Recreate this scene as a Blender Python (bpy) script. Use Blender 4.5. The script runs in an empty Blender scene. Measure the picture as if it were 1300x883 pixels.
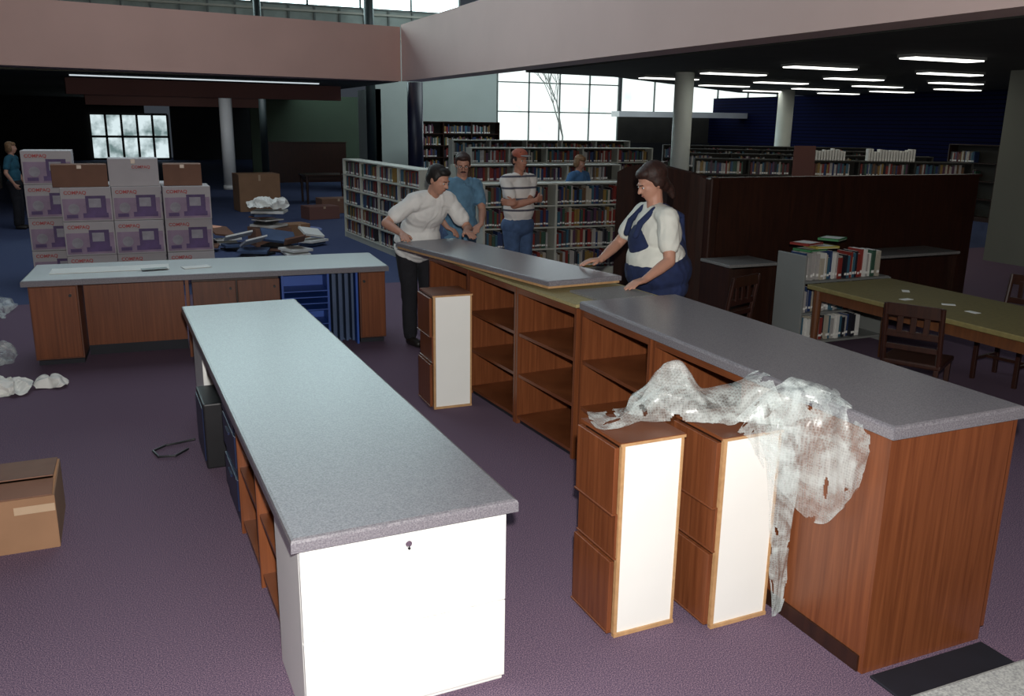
import bpy, bmesh, math, random
from mathutils import Vector, Matrix, noise
random.seed(7)
S=bpy.context.scene
COL=S.collection
V=Vector
# ------------------------------------------------------------------ materials
def nt(name):
    m=bpy.data.materials.new(name); m.use_nodes=True
    t=m.node_tree; b=t.nodes['Principled BSDF']
    return m,t,b
def mat(name,c,rough=.6,var=.12,scale=8.,bump=0.,metal=0.,alpha=1.,emis=0.,stretch=(1,1,1),spec=.5,trans=0.):
    m,t,b=nt(name)
    tc=t.nodes.new('ShaderNodeTexCoord'); mp=t.nodes.new('ShaderNodeMapping'); mp.inputs['Scale'].default_value=stretch
    n=t.nodes.new('ShaderNodeTexNoise'); n.inputs['Scale'].default_value=scale; n.inputs['Detail'].default_value=5
    cr=t.nodes.new('ShaderNodeValToRGB')
    cr.color_ramp.elements[0].position=.3; cr.color_ramp.elements[1].position=.7
    cr.color_ramp.elements[0].color=[x*(1-var) for x in c]+[1]; cr.color_ramp.elements[1].color=[min(1,x*(1+var)) for x in c]+[1]
    L=t.links.new
    L(tc.outputs['Object'],mp.inputs[0]); L(mp.outputs[0],n.inputs['Vector']); L(n.outputs[0],cr.inputs[0]); L(cr.outputs[0],b.inputs['Base Color'])
    b.inputs['Roughness'].default_value=rough; b.inputs['Metallic'].default_value=metal; b.inputs['Alpha'].default_value=alpha
    b.inputs['Specular IOR Level'].default_value=spec
    if trans: b.inputs['Transmission Weight'].default_value=trans
    if emis: L(cr.outputs[0],b.inputs['Emission Color']); b.inputs['Emission Strength'].default_value=emis
    if bump:
        bp=t.nodes.new('ShaderNodeBump'); bp.inputs['Strength'].default_value=bump; bp.inputs['Distance'].default_value=.01
        L(n.outputs[0],bp.inputs['Height']); L(bp.outputs[0],b.inputs['Normal'])
    return m
def wood(name,c1,c2,stretch,rough=.35):
    m,t,b=nt(name); L=t.links.new
    tc=t.nodes.new('ShaderNodeTexCoord'); mp=t.nodes.new('ShaderNodeMapping'); mp.inputs['Scale'].default_value=stretch
    n=t.nodes.new('ShaderNodeTexNoise'); n.inputs['Scale'].default_value=6; n.inputs['Detail'].default_value=8; n.inputs['Distortion'].default_value=.6
    n2=t.nodes.new('ShaderNodeTexNoise'); n2.inputs['Scale'].default_value=1.1; n2.inputs['Detail'].default_value=2
    ad=t.nodes.new('ShaderNodeMath'); ad.operation='MULTIPLY_ADD'; ad.inputs[1].default_value=.35; 
    cr=t.nodes.new('ShaderNodeValToRGB'); e=cr.color_ramp.elements
    e[0].position=.45; e[0].color=(*c1,1); e[1].position=.90; e[1].color=(*c2,1)
    L(tc.outputs['Object'],mp.inputs[0]); L(mp.outputs[0],n.inputs['Vector']); L(tc.outputs['Object'],n2.inputs['Vector'])
    L(n2.outputs[0],ad.inputs[0]); L(n.outputs[0],ad.inputs[2]); L(ad.outputs[0],cr.inputs[0]); L(cr.outputs[0],b.inputs['Base Color'])
    b.inputs['Roughness'].default_value=rough
    return m
M={}
WC1=(.120,.034,.012); WC2=(.215,.067,.024)
M['woodv']=wood('cherry_vertical',WC1,WC2,(9,9,.3))
M['woodh']=wood('cherry_horizontal',WC1,WC2,(.6,.6,7))
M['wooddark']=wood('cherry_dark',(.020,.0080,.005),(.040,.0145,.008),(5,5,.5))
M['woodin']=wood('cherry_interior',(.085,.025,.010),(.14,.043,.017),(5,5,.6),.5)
M['woodedge']=wood('wood_edge',(.42,.24,.11),(.55,.33,.16),(4,4,4),.5)
M['chairwood']=wood('chair_wood',(.020,.007,.005),(.040,.013,.007),(6,6,.7))
M['tablewood']=wood('table_wood',(.09,.034,.015),(.14,.053,.02),(6,6,.7))
M['ply']=wood('particle_board',(.30,.25,.11),(.40,.33,.16),(9,9,9),.8)
M['tabletop']=mat('olive_tabletop',(.175,.140,.048),.6,.12,30)
M['white']=mat('white_melamine',(.86,.86,.82),.35,.02,3)
M['whitem']=mat('white_metal',(.84,.85,.81),.35,.02,3)
M['greym']=mat('grey_metal',(.20,.21,.20),.4,.04,3)
M['cream']=mat('cream_metal_shelf',(.50,.51,.44),.5,.05,3)
M['bluedark']=mat('dark_blue_metal',(.012,.02,.06),.4,.2,3)
M['blueshelf']=mat('blue_metal',(.02,.075,.34),.45,.2,3)
M['bluegrey']=mat('blue_grey_metal',(.05,.085,.17),.45,.2,3)
M['black']=mat('black_plastic',(.01,.01,.012),.45,.2,6)
M['rubber']=mat('black_toe',(.008,.009,.016),.7,.2,6)
M['card']=mat('cardboard',(.30,.165,.09),.85,.08,5)
M['cardd']=mat('darker_cardboard',(.20,.10,.065),.85,.08,5)  # darker brown cardboard for flaps and some boxes
M['cardw']=mat('white_carton',(.50,.465,.47),.7,.04,4)
M['purpleink']=mat('purple_print',(.12,.07,.19),.6,.3,5)
M['lilac']=mat('lilac_print',(.32,.23,.32),.6,.3,4)
M['greyink']=mat('grey_print',(.36,.34,.38),.6,.2,9)
M['redink']=mat('red_print',(.48,.07,.07),.6,.05,9)
M['paper']=mat('paper',(.78,.78,.74),.8,.04,4)
M['wallpink']=mat('mauve_paint',(.68,.42,.35),.8,.04,1)
M['wallpale']=mat('pale_pink_paint',(.76,.56,.51),.8,.03,1)
M['wallbrown']=mat('brown_paint',(.17,.075,.06),.8,.05,1)
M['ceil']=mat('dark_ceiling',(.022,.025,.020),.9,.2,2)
M['ceilmid']=mat('dark_grey_finish',(.035,.033,.028),.9,.2,2)  # even dark grey for shelf backs, dark shelves and a far wall
M['green']=mat('dark_green_paint',(.04,.055,.035),.9,.1,1)
M['greywall']=mat('grey_green_paint',(.17,.18,.15),.9,.05,1)
M['bluewall']=mat('lit_grey_paint',(.42,.49,.46),.9,.05,1)
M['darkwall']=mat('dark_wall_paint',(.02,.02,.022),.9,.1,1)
M['colgrey']=mat('grey_green_column',(.62,.66,.60),.5,.04,2)
M['colwhite']=mat('pale_column',(.80,.82,.82),.5,.04,2)
M['colblue']=mat('navy_column',(.008,.010,.03),.4,.1,2)
M['skin']=mat('skin',(.50,.26,.18),.55,.06,12)
M['skin2']=mat('skin_tanned',(.43,.20,.13),.55,.06,12)
M['tee']=mat('white_cotton',(.78,.78,.75),.9,.05,9,.3)
M['teeg']=mat('cream_cotton',(.74,.75,.68),.9,.05,9,.3)
M['denim']=mat('denim_shirt',(.12,.25,.37),.9,.15,14,.3)
M['overall']=mat('navy_denim',(.013,.024,.08),.9,.25,14,.3)
M['jeans']=mat('blue_jeans',(.06,.11,.22),.9,.2,14,.3)
M['trouser']=mat('black_trousers',(.010,.010,.014),.9,.2,9)
M['teal']=mat('teal_top',(.02,.10,.15),.9,.2,9)
M['bluetop']=mat('blue_top',(.06,.16,.33),.9,.1,9)
M['hairblack']=mat('black_hair',(.010,.007,.006),.6,.3,60,.4)
M['hairbrown']=mat('brown_hair',(.030,.011,.007),.6,.4,60,.4)
M['hairblond']=mat('light_brown_hair',(.22,.12,.055),.6,.4,60,.4)
M['capred']=mat('cap_orange_red',(.36,.10,.06),.8,.1,20)
M['capgrey']=mat('cap_grey',(.25,.25,.25),.8,.1,20)
M['shoe']=mat('dark_shoe',(.015,.012,.01),.5,.2,9)
M['eyew']=mat('eye_white',(.7,.7,.68),.3,.02,9)
M['eyed']=mat('eye_dark',(.02,.012,.008),.3,.1,9)
M['lip']=mat('lip',(.30,.09,.07),.5,.1,9)
M['chrome']=mat('chrome',(.7,.7,.7),.2,.05,9,metal=1.)
M['light']=mat('fluorescent',(1,1,.92),.5,.01,9,emis=2.6)
M['slot']=mat('daylight_slot',(.8,.9,.95),.5,.01,9,emis=.7)
M['lightoff']=mat('unlit_diffuser',(.06,.09,.05),.6,.05,9)
M['frame']=mat('window_frame',(.16,.19,.18),.5,.1,4)
M['darkframe']=mat('dark_post',(.02,.03,.03),.5,.1,4)
M['deck']=mat('metal_roof_deck',(.34,.40,.37),.5,.15,3)
M['tape']=mat('packing_tape',(.50,.36,.24),.3,.05,9)
M['bark']=mat('glowing_grey_bark',(.22,.24,.22),.9,.2,9,emis=.35)  # emission makes the bark glow in place of daylight
def laminate(name,c,rough):
    m,t,b=nt(name); L=t.links.new
    tc=t.nodes.new('ShaderNodeTexCoord')
    n=t.nodes.new('ShaderNodeTexNoise'); n.inputs['Scale'].default_value=170; n.inputs['Detail'].default_value=2
    cr=t.nodes.new('ShaderNodeValToRGB'); e=cr.color_ramp.elements
    e[0].position=.36; e[0].color=(c[0]*.68,c[1]*.68,c[2]*.72,1); e[1].position=.64; e[1].color=(c[0]*1.27,c[1]*1.27,c[2]*1.27,1)
    L(tc.outputs['Object'],n.inputs['Vector'])
    L(n.outputs[0],cr.inputs[0]); L(cr.outputs[0],b.inputs['Base Color']); b.inputs['Roughness'].default_value=rough
    return m
M['lam']=laminate('grey_laminate',(.185,.176,.190),.29)
M['lamtop2']=laminate('light_grey_laminate',(.20,.20,.19),.4)
def carpet():
    m,t,b=nt('speckled_carpet'); L=t.links.new
    tc=t.nodes.new('ShaderNodeTexCoord')
    n=t.nodes.new('ShaderNodeTexNoise'); n.inputs['Scale'].default_value=210; n.inputs['Detail'].default_value=1
    cr=t.nodes.new('ShaderNodeValToRGB'); e=cr.color_ramp.elements
    e[0].position=.34; e[0].color=(.058,.042,.088,1); e[1].position=.68; e[1].color=(.29,.19,.24,1)
    a=e.new(.5); a.color=(.142,.098,.145,1)
    cr2=t.nodes.new('ShaderNodeValToRGB'); e=cr2.color_ramp.elements
    e[0].position=.36; e[0].color=(.02,.03,.08,1); e[1].position=.68; e[1].color=(.12,.15,.27,1)
    sx=t.nodes.new('ShaderNodeSeparateXYZ'); mr=t.nodes.new('ShaderNodeMapRange')
    mr.inputs['From Min'].default_value=11.2; mr.inputs['From Max'].default_value=11.25
    mx=t.nodes.new('ShaderNodeMix'); mx.data_type='RGBA'
    L(tc.outputs['Object'],n.inputs['Vector'])
    L(tc.outputs['Object'],sx.inputs[0]); L(sx.outputs[1],mr.inputs[0]); L(mr.outputs[0],mx.inputs[0])
    L(n.outputs[0],cr.inputs[0]); L(n.outputs[0],cr2.inputs[0]); L(cr.outputs[0],mx.inputs[6]); L(cr2.outputs[0],mx.inputs[7])
    L(mx.outputs[2],b.inputs['Base Color']); b.inputs['Roughness'].default_value=.95; b.inputs['Specular IOR Level'].default_value=.12
    bp=t.nodes.new('ShaderNodeBump'); bp.inputs['Strength'].default_value=.12; bp.inputs['Distance'].default_value=.003
    L(n.outputs[0],bp.inputs['Height']); L(bp.outputs[0],b.inputs['Normal'])
    return m
M['carpet']=carpet()
def plastic():
    m,t,b=nt('bubble_wrap_plastic'); L=t.links.new
    tc=t.nodes.new('ShaderNodeTexCoord'); v=t.nodes.new('ShaderNodeTexVoronoi'); v.inputs['Scale'].default_value=95; v.inputs['Randomness'].default_value=.3
    n=t.nodes.new('ShaderNodeTexNoise'); n.inputs['Scale'].default_value=6; n.inputs['Detail'].default_value=5; n.inputs['Distortion'].default_value=1.6
    cr=t.nodes.new('ShaderNodeValToRGB'); e=cr.color_ramp.elements
    e[0].position=.40; e[0].color=(.10,.10,.10,1); e[1].position=.66; e[1].color=(.40,.40,.40,1)
    v2=t.nodes.new('ShaderNodeMapRange'); v2.inputs['From Min'].default_value=.25; v2.inputs['From Max'].default_value=.6; v2.inputs['To Min'].default_value=.0; v2.inputs['To Max'].default_value=.12
    ad=t.nodes.new('ShaderNodeMath'); ad.operation='ADD'
    L(tc.outputs['Object'],v.inputs['Vector']); L(tc.outputs['Object'],n.inputs['Vector'])
    L(n.outputs[0],cr.inputs[0]); L(v.outputs['Distance'],v2.inputs[0]); L(cr.outputs[0],ad.inputs[0]); L(v2.outputs[0],ad.inputs[1]); L(ad.outputs[0],b.inputs['Alpha'])
    b.inputs['Base Color'].default_value=(.80,.88,.86,1); b.inputs['Roughness'].default_value=.28; b.inputs['Specular IOR Level'].default_value=.6
    bp=t.nodes.new('ShaderNodeBump'); bp.inputs['Strength'].default_value=.15; bp.inputs['Distance'].default_value=.002; bp.invert=True
    L(v.outputs['Distance'],bp.inputs['Height']); L(bp.outputs[0],b.inputs['Normal'])
    return m
M['bubble']=plastic()
def slat():
    m,t,b=nt('navy_slat_wall'); L=t.links.new
    tc=t.nodes.new('ShaderNodeTexCoord'); w=t.nodes.new('ShaderNodeTexWave'); w.bands_direction='Z'; w.inputs['Scale'].default_value=3.2
    cr=t.nodes.new('ShaderNodeValToRGB'); e=cr.color_ramp.elements
    e[0].position=.1; e[0].color=(.001,.001,.008,1); e[1].position=.3; e[1].color=(.002,.004,.030,1)
    L(tc.outputs['Object'],w.inputs['Vector']); L(w.outputs[1],cr.inputs[0]); L(cr.outputs[0],b.inputs['Base Color']); b.inputs['Roughness'].default_value=.9; b.inputs['Specular IOR Level'].default_value=.1; return m
M['slat']=slat()
def stripes():
    m,t,b=nt('striped_jersey'); L=t.links.new
    tc=t.nodes.new('ShaderNodeTexCoord'); w=t.nodes.new('ShaderNodeTexWave'); w.bands_direction='Z'; w.inputs['Scale'].default_value=2.5
    cr=t.nodes.new('ShaderNodeValToRGB'); cr.color_ramp.interpolation='CONSTANT'; e=cr.color_ramp.elements
    e[0].position=0; e[0].color=(.10,.10,.13,1); e[1].position=.08; e[1].color=(.76,.74,.70,1)
    L(tc.outputs['Object'],w.inputs['Vector']); L(w.outputs[1],cr.inputs[0]); L(cr.outputs[0],b.inputs['Base Color']); b.inputs['Roughness'].default_value=.9; return m
M['stripe']=stripes()
def daylight(name,strength,green,p0=.35,p1=.55,sc=1.6,hi=(.88,.97,.95,1)):
    m,t,b=nt(name); L=t.links.new
    tc=t.nodes.new('ShaderNodeTexCoord'); n=t.nodes.new('ShaderNodeTexNoise'); n.inputs['Scale'].default_value=sc; n.inputs['Detail'].default_value=6
    cr=t.nodes.new('ShaderNodeValToRGB'); e=cr.color_ramp.elements
    e[0].position=p0; e[0].color=green; e[1].position=p1; e[1].color=hi
    L(tc.outputs['Object'],n.inputs['Vector']); L(n.outputs[0],cr.inputs[0]); L(cr.outputs[0],b.inputs['Emission Color'])
    b.inputs['Emission Strength'].default_value=strength; b.inputs['Base Color'].default_value=(.1,.1,.1,1); return m
M['day']=daylight('daylit_glass',1.3,(.66,.78,.74,1),.30,.48)
M['dayhi']=daylight('high_daylit_glass',6.0,(.5,.72,.74,1),.3,.5,1.6,(.72,.95,.98,1))
M['day2']=daylight('daylit_entrance_glass',.9,(.16,.24,.24,1),.36,.56,1.2,(.78,.92,.95,1))
BC=[(.30,.04,.03),(.03,.06,.17),(.05,.12,.08),(.55,.50,.40),(.02,.02,.03),(.18,.10,.05),(.50,.48,.46),(.12,.05,.10),(.35,.22,.06),(.05,.15,.22),(.08,.08,.09),(.16,.03,.03)]
BM=[mat('book_cover_%d'%i,[x*.75 for x in c],.5,.15,20) for i,c in enumerate(BC)]
BM.append(mat('book_cover_12',(.42,.36,.08),.5,.1,20)); BM.append(mat('book_cover_13',(.05,.20,.08),.5,.1,20)); BM.append(mat('book_cover_14',(.66,.66,.62),.5,.05,20))
# ------------------------------------------------------------------ builders
class MB:
    def __init__(s): s.bm=bmesh.new(); s.mats=[]
    def mi(s,m):
        if m not in s.mats: s.mats.append(m)
        return s.mats.index(m)
    def _fin(s,vs,M4,m):
        fs=set(f for v in vs for f in v.link_faces)
        i=s.mi(m)
        for f in fs: f.material_index=i
        if M4 is not None: bmesh.ops.transform(s.bm,matrix=M4,verts=list(vs))
    def box(s,c,sz,m,bev=0.,M4=None):
        r=bmesh.ops.create_cube(s.bm,size=1.,matrix=Matrix.Translation(c)@Matrix.Diagonal((*sz,1)))
        vs=r['verts']
        if bev>0:
            es=list(set(e for v in vs for e in v.link_edges))
            r=bmesh.ops.bevel(s.bm,geom=es,offset=min(bev,min(sz)*.45),segments=2,affect='EDGES',profile=.5)
            vs=set(v for f in r['faces'] for v in f.verts)
            st=list(vs); seen=set(vs)
            while st:
                v=st.pop()
                for e in v.link_edges:
                    o=e.other_vert(v)
                    if o not in seen: seen.add(o); st.append(o)
            vs=seen
        s._fin(vs,M4,m); return s
    def cyl(s,p0,p1,r0,m,r1=None,seg=20):
        p0=V(p0);p1=V(p1); r1=r0 if r1 is None else r1
        d=p1-p0; q=d.to_track_quat('Z','Y').to_matrix().to_4x4()
        r=bmesh.ops.create_cone(s.bm,cap_ends=True,segments=seg,radius1=r0,radius2=r1,depth=d.length,matrix=Matrix.Translation((p0+p1)/2)@q)
        s._fin(r['verts'],None,m); return s
    def ell(s,c,rad,m,M3=None,sub=2):
        X=Matrix.Translation(c)@(M3.to_4x4() if M3 is not None else Matrix())@Matrix.Diagonal((*rad,1))
        r=bmesh.ops.create_icosphere(s.bm,subdivisions=sub,radius=1.,matrix=X)
        s._fin(r['verts'],None,m); return s
    def cap(s,p0,r0,p1,r1,m=None,seg=12):
        p0=V(p0);p1=V(p1); d=p1-p0; L=max(d.length,1e-4)
        q=d.to_track_quat('Z','Y').to_matrix() if d.length>1e-4 else Matrix.Identity(3)
        prof=[(-r0,0)]+[(r0*math.sin(a),r0*math.cos(a)) for a in (-1.1,-.6,0)]+[(L+r1*math.sin(a),r1*math.cos(a)) for a in (0,.6,1.1)]+[(L+r1,0)]
        rings=[]
        for (h,r) in prof:
            if r==0: rings.append([s.bm.verts.new(p0+q@V((0,0,h)))])
            else: rings.append([s.bm.verts.new(p0+q@V((r*math.cos(2*math.pi*k/seg),r*math.sin(2*math.pi*k/seg),h))) for k in range(seg)])
        i=s.mi(m) if m else 0
        for a,b in zip(rings[:-1],rings[1:]):
            for k in range(seg):
                k2=(k+1)%seg
                if len(a)==1: f=s.bm.faces.new((a[0],b[k2],b[k]))
                elif len(b)==1: f=s.bm.faces.new((a[k],a[k2],b[0]))
                else: f=s.bm.faces.new((a[k],a[k2],b[k2],b[k]))
                f.material_index=i
        return s
    def prism(s,pts,z0,z1,m,bev=0.):
        lo=[s.bm.verts.new((x,y,z0)) for x,y in pts]; hi=[s.bm.verts.new((x,y,z1)) for x,y in pts]
        n=len(pts); i=s.mi(m); fs=[s.bm.faces.new(lo[::-1]),s.bm.faces.new(hi)]
        for k in range(n): fs.append(s.bm.faces.new((lo[k],lo[(k+1)%n],hi[(k+1)%n],hi[k])))
        for f in fs: f.material_index=i
        if bev:
            es=[e for e in fs[1].edges]
            r=bmesh.ops.bevel(s.bm,geom=es,offset=bev,segments=2,affect='EDGES',profile=.5)
            for f in r['faces']: f.material_index=i
        return s
    def mesh(s,name,smooth=False):
        me=bpy.data.meshes.new(name); bmesh.ops.recalc_face_normals(s.bm,faces=s.bm.faces[:]); s.bm.to_mesh(me); s.bm.free()
        for m in s.mats: me.materials.append(m)
        if smooth: me.polygons.foreach_set('use_smooth',[True]*len(me.polygons))
        return me
    def obj(s,name,parent=None,smooth=False):
        o=bpy.data.objects.new(name,s.mesh(name,smooth)); COL.objects.link(o)
        if parent: o.parent=parent
        return o
def thing(name,label,cat,loc=(0,0,0),rot=0.,group=None):
    e=bpy.data.objects.new(name,None); e.empty_display_size=.1; COL.objects.link(e)
    e.location=loc; e.rotation_euler=(0,0,rot); e['label']=label; e['category']=cat
    if group: e['group']=group
    return e
def tag(o,label,cat,group=None):
    o['label']=label; o['category']=cat
    if group: o['group']=group
    return o
def part(parent,name,c,sz,m,bev=0.,label=None):
    o=MB().box(c,sz,m,bev).obj(name,parent)
    if label: o['label']=label
    return o
def structure(name,c,sz,m):
    o=MB().box((0,0,0),sz,m).obj(name); o.location=c; o['kind']='structure'; return o
def dup(root,loc,rot=None):
    n=root.copy(); COL.objects.link(n); n.location=loc
    if rot is not None: n.rotation_euler=(0,0,rot)
    for c in root.children:
        k=c.copy(); k.parent=n; COL.objects.link(k)
        for g in c.children:
            q=g.copy(); q.parent=k; COL.objects.link(q)
    return n
# ------------------------------------------------------------------ camera
r=V((0.9182,-0.3959,0.0137)); d=V((-0.0868,-0.2351,-0.9681)); fw=V((0.3865,0.8877,-0.2502))
fw.normalize(); r=(r-fw*r.dot(fw)).normalized(); up=r.cross(fw)
cam=bpy.data.cameras.new('camera'); co=bpy.data.objects.new('camera',cam); COL.objects.link(co)
co.matrix_world=Matrix(((r.x,up.x,-fw.x,0),(r.y,up.y,-fw.y,0),(r.z,up.z,-fw.z,2.1),(0,0,0,1)))
cam.sensor_width=36; cam.lens=1106.82/1300*36; cam.clip_end=200
S.camera=co
S.view_settings.view_transform='Standard'
# ------------------------------------------------------------------ room
fl=structure('floor',(0,0,0),(40,60,.1),M['carpet']); fl.data.transform(Matrix.Translation((6,22,-.05)))
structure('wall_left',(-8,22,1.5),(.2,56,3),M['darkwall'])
structure('wall_rear',(5,-6,1.5),(40,.2,3),M['wallpink'])
structure('wall_right',(18.9,10,1.5),(.2,34,3),M['slat'])
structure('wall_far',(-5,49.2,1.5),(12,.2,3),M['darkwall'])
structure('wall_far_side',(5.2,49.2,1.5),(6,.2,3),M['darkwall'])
structure('wall_green',(9.0,36,1.5),(9.0,.2,3),M['green'])
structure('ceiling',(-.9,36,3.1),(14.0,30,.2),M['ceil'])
def beam(name,p0,p1,th,z0,z1,m):
    p0=V(p0);p1=V(p1); dd=(p1-p0).normalized(); n=V((-dd.y,dd.x))*th
    b=MB(); b.prism([p0,p1,p1+n,p0+n],z0,z1,m); o=b.obj(name); o['kind']='structure'; return o
beam('wall_mauve_beam',(-8,18.2),(6.05,20.63),.8,3.0,4.2,M['wallpink'])
beam('wall_pale_beam',(6.45,-5.9),(6.07,20.63),-.5,3.0,4.25,M['wallpale'])
beam('trim_1',(-1.2,24.2),(5.6,25.0),.3,2.62,3.0,M['wallbrown'])
beam('trim_2',(-1,30.0),(4.2,30.6),.3,2.45,3.0,M['wallbrown'])
beam('trim_3',(-1.0,22.2),(4.6,22.95),.10,2.965,2.99,M['slot'])
b=MB(); b.prism([(6.9,-5.9),(18.8,-5.9),(18.8,21.5),(16,21),(9,15.8),(6.9,15.4)],3.0,3.2,M['ceil']); o=b.obj('ceiling_side'); o['kind']='structure'
def window(name,x0,x1,y,z0,z1,nx,nz,m,bar=.05,fm=None):
    e=bpy.data.objects.new(name,None); COL.objects.link(e)
    e['kind']='structure'; e.location=((x0+x1)/2,y,z0)
    w=x1-x0;h=z1-z0; fm=fm or M['frame']
    part(e,'glass',(0,.03,h/2),(w,.02,h),m)
    f=MB()
    for i in range(nx+1): f.box((-w/2+w*i/nx,0,h/2),(bar,.08,h),fm)
    for i in range(nz+1): f.box((0,0,h*i/nz),(w,.08,bar),fm)
    f.obj('frame',e)
window('window_1',10.7,15.0,26,1.55,4.2,4,3,M['day'],.035)
window('window_2',15.1,21.5,26,2.5,4.2,5,1,M['day'],.035)
window('window_3',-1.55,2.05,49,0.05,2.25,5,2,M['day2'],.11,M['darkframe'])
window('window_4',-9,10,27.5,5.35,9.5,12,3,M['dayhi'],.06)
structure('wall_roof_deck',(.5,27.6,4.7),(19,.2,1.3),M['deck'])
b=MB()
for i in range(26): b.box((-8.8+.75*i,27.46,4.7),(.05,.06,1.3),M['frame'])
b.box((.5,27.44,4.55),(19,.06,.08),M['cream']); b.box((.5,27.44,5.2),(19,.06,.06),M['cream']); o=b.obj('trim_5'); o['kind']='structure'
structure('wall_window_side',(8.7,26.1,2.1),(4.0,.2,4.2),M['bluewall'])
structure('wall_window_low',(16.,26.2,.75),(11,.2,1.5),M['darkwall'])
structure('wall_window_lowside',(18.3,26.3,1.9),(6.4,.2,.9),M['ceilmid'])
b=MB()
N=14
pts=[(14.6+i*.45, 25.2-1.1*math.sin(i/N*math.pi*.8)) for i in range(N)]
b.prism(pts+[(p[0],p[1]+.5) for p in pts[::-1]],2.33,2.5,M['colwhite']); o=b.obj('trim_4'); o['kind']='structure'
structure('wall_side_pier',(13.4,9.0,1.5),(1.0,2.2,3),M['greywall'])
structure('wall_alcove',(6.9,27.0,1.5),(.2,2.0,3),M['bluewall'])
# bare outdoor tree, set on the room side of the opaque window pane
e=thing('bare_tree','slender bare-branched grey tree standing against the tall window','tree',(12.6,25.2,0))
b=MB(); rt=random.Random(4)
def br(p,dv,L,rr,n):
    q=p+dv*L; b.cap(p,rr,q,rr*.7,M['bark'],6)
    if n==0: return
    for k in range(3):
        nd=(dv+V((rt.uniform(-.7,.7),rt.uniform(-.3,.3),rt.uniform(-.1,.5)))).normalized(); br(q,nd,L*.62,rr*.6,n-1)
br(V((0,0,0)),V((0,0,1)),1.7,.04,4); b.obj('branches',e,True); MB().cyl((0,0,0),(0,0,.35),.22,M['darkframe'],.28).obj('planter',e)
def column(x,y,rad,h,m,label):
    e=thing('column',label,'column',(x,y,0))
    MB().cyl((0,0,0),(0,0,h),rad,m,seg=32).obj('shaft',e,True)
    MB().cyl((0,0,0),(0,0,.12),rad+.02,m,seg=32).obj('base',e,True)
column(9.22,13.66,.17,3.0,M['colgrey'],'round grey-green column rising among bookshelves')
column(15.6,18.5,.2,3.0,M['colgrey'],'round grey-green column near the window bay')
column(6.5,21.0,.19,3.0,M['colblue'],'round navy column under the beam corner')
column(2.84,28.3,.19,3.0,M['colwhite'],'slim pale column standing by the reading area')
column(3.6,26.0,.1,7.5,M['darkframe'],'slim dark post against the high windows')
column(6.7,26.0,.14,7.5,M['darkframe'],'slim dark post against the high windows')
for iy,y in enumerate((6.2,8.6,10.8,12.9,14.9,16.8,18.6)):
    for ix,x in enumerate((9.7,12.4,15.0,17.4)):
        if (y>16 and x<12) or (y>18 and x<14): continue
        lit=(y>8)
        key='lightroot%d'%lit
        if key not in globals():
            e=thing('ceiling_light','recessed fluorescent ceiling light with a white louvre' if lit else 'unlit recessed ceiling light panel','ceiling light',(x,y,2.95),0,'ceiling lights')
            part(e,'housing',(0,0,.03),(1.24,.30,.04),M['greym'])
            part(e,'diffuser',(0,0,.005),(1.2,.26,.02),M['light'] if lit else M['lightoff'])
            globals()[key]=e
        else: dup(globals()[key],(x,y,2.95))
# ------------------------------------------------------------------ counter A
AO=(0.381,2.665,0); AR=.0277
def wtop(name,label,L,W,z,th,loc,rot,m=None,cham=.014):
    b=MB(); b.prism([(0,0),(W,0),(W,L),(0,L)],z-th,z,m or M['lam'],cham); o=b.obj(name); o.location=loc; o.rotation_euler=(0,0,rot)
    tag(o,label,'countertop'); return o
wtop('worktop','long grey speckled laminate worktop on the low service desk',4.02,.825,.768,.048,AO,AR)
zc=.718
e=thing('lateral_file_cabinet','white metal two-drawer file cabinet under the desk worktop','cabinet',AO,AR)
part(e,'body',(.41,.28,zc/2),(.76,.46,zc),M['whitem'],.004)
for i,(z0,z1) in enumerate(((.03,.352),(.356,.705))):
    dr=part(e,'drawer',(.41,.038,(z0+z1)/2),(.758,.022,z1-z0),M['whitem'],.003)
    part(dr,'handle',(.41,.028,z0+.012),(.75,.006,.010),M['whitem'],.002)
MB().cyl((.41,.032,.665),(.41,.02,.665),.012,M['chrome']).cyl((.41,.021,.650),(.41,.014,.650),.005,M['black']).obj('lock',e)
e=thing('open_shelf_cabinet','open cherry wood shelf cabinet under the desk worktop','cabinet',AO,AR)
for y in (.53,1.12,1.72): part(e,'side_panel',(.26,y,zc/2),(.42,.02,zc),M['woodv'])
for z in (.06,.36,.705): part(e,'shelf',(.26,1.125,z),(.40,1.18,.02),M['woodh'])
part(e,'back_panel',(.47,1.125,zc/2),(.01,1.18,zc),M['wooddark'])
e=thing('pedestal_cabinet','dark blue metal pedestal under the desk worktop','cabinet',AO,AR)
part(e,'body',(.28,2.02,zc/2),(.44,.5,zc),M['bluedark'],.004)
for z in (.18,.42,.62): 
    dr=part(e,'drawer',(.055,2.02,z),(.015,.46,.18),M['bluedark'],.004); part(dr,'handle',(.043,2.02,z+.05),(.01,.12,.012),M['bluedark'])
e=thing('computer_tower','black computer tower under the desk worktop','computer',(.38,5.56,0),AR)
part(e,'case',(0,0,.21),(.19,.42,.42),M['black'],.01); part(e,'front_panel',(-.098,0,.22),(.008,.38,.34),M['bluedark'],.003)
e=thing('desk_gable','white melamine gable carrying the desk worktop','desk leg',AO,AR)
part(e,'panel',(.055,3.50,zc/2),(.022,.60,zc),M['white'])
part(e,'return_panel',(.4,3.79,zc/2),(.68,.02,zc),M['white'])
e=thing('shelf_bracket','black steel bracket under the edge of a grey worktop','bracket',AO,AR)
part(e,'arm',(.80,.68,.70),(.035,.26,.03),M['black'],.004); part(e,'plate',(.80,.80,.62),(.035,.02,.16),M['black'],.004)
e=thing('cable','black power cable lying on the carpet','cable',(.12,5.75,0))
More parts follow.
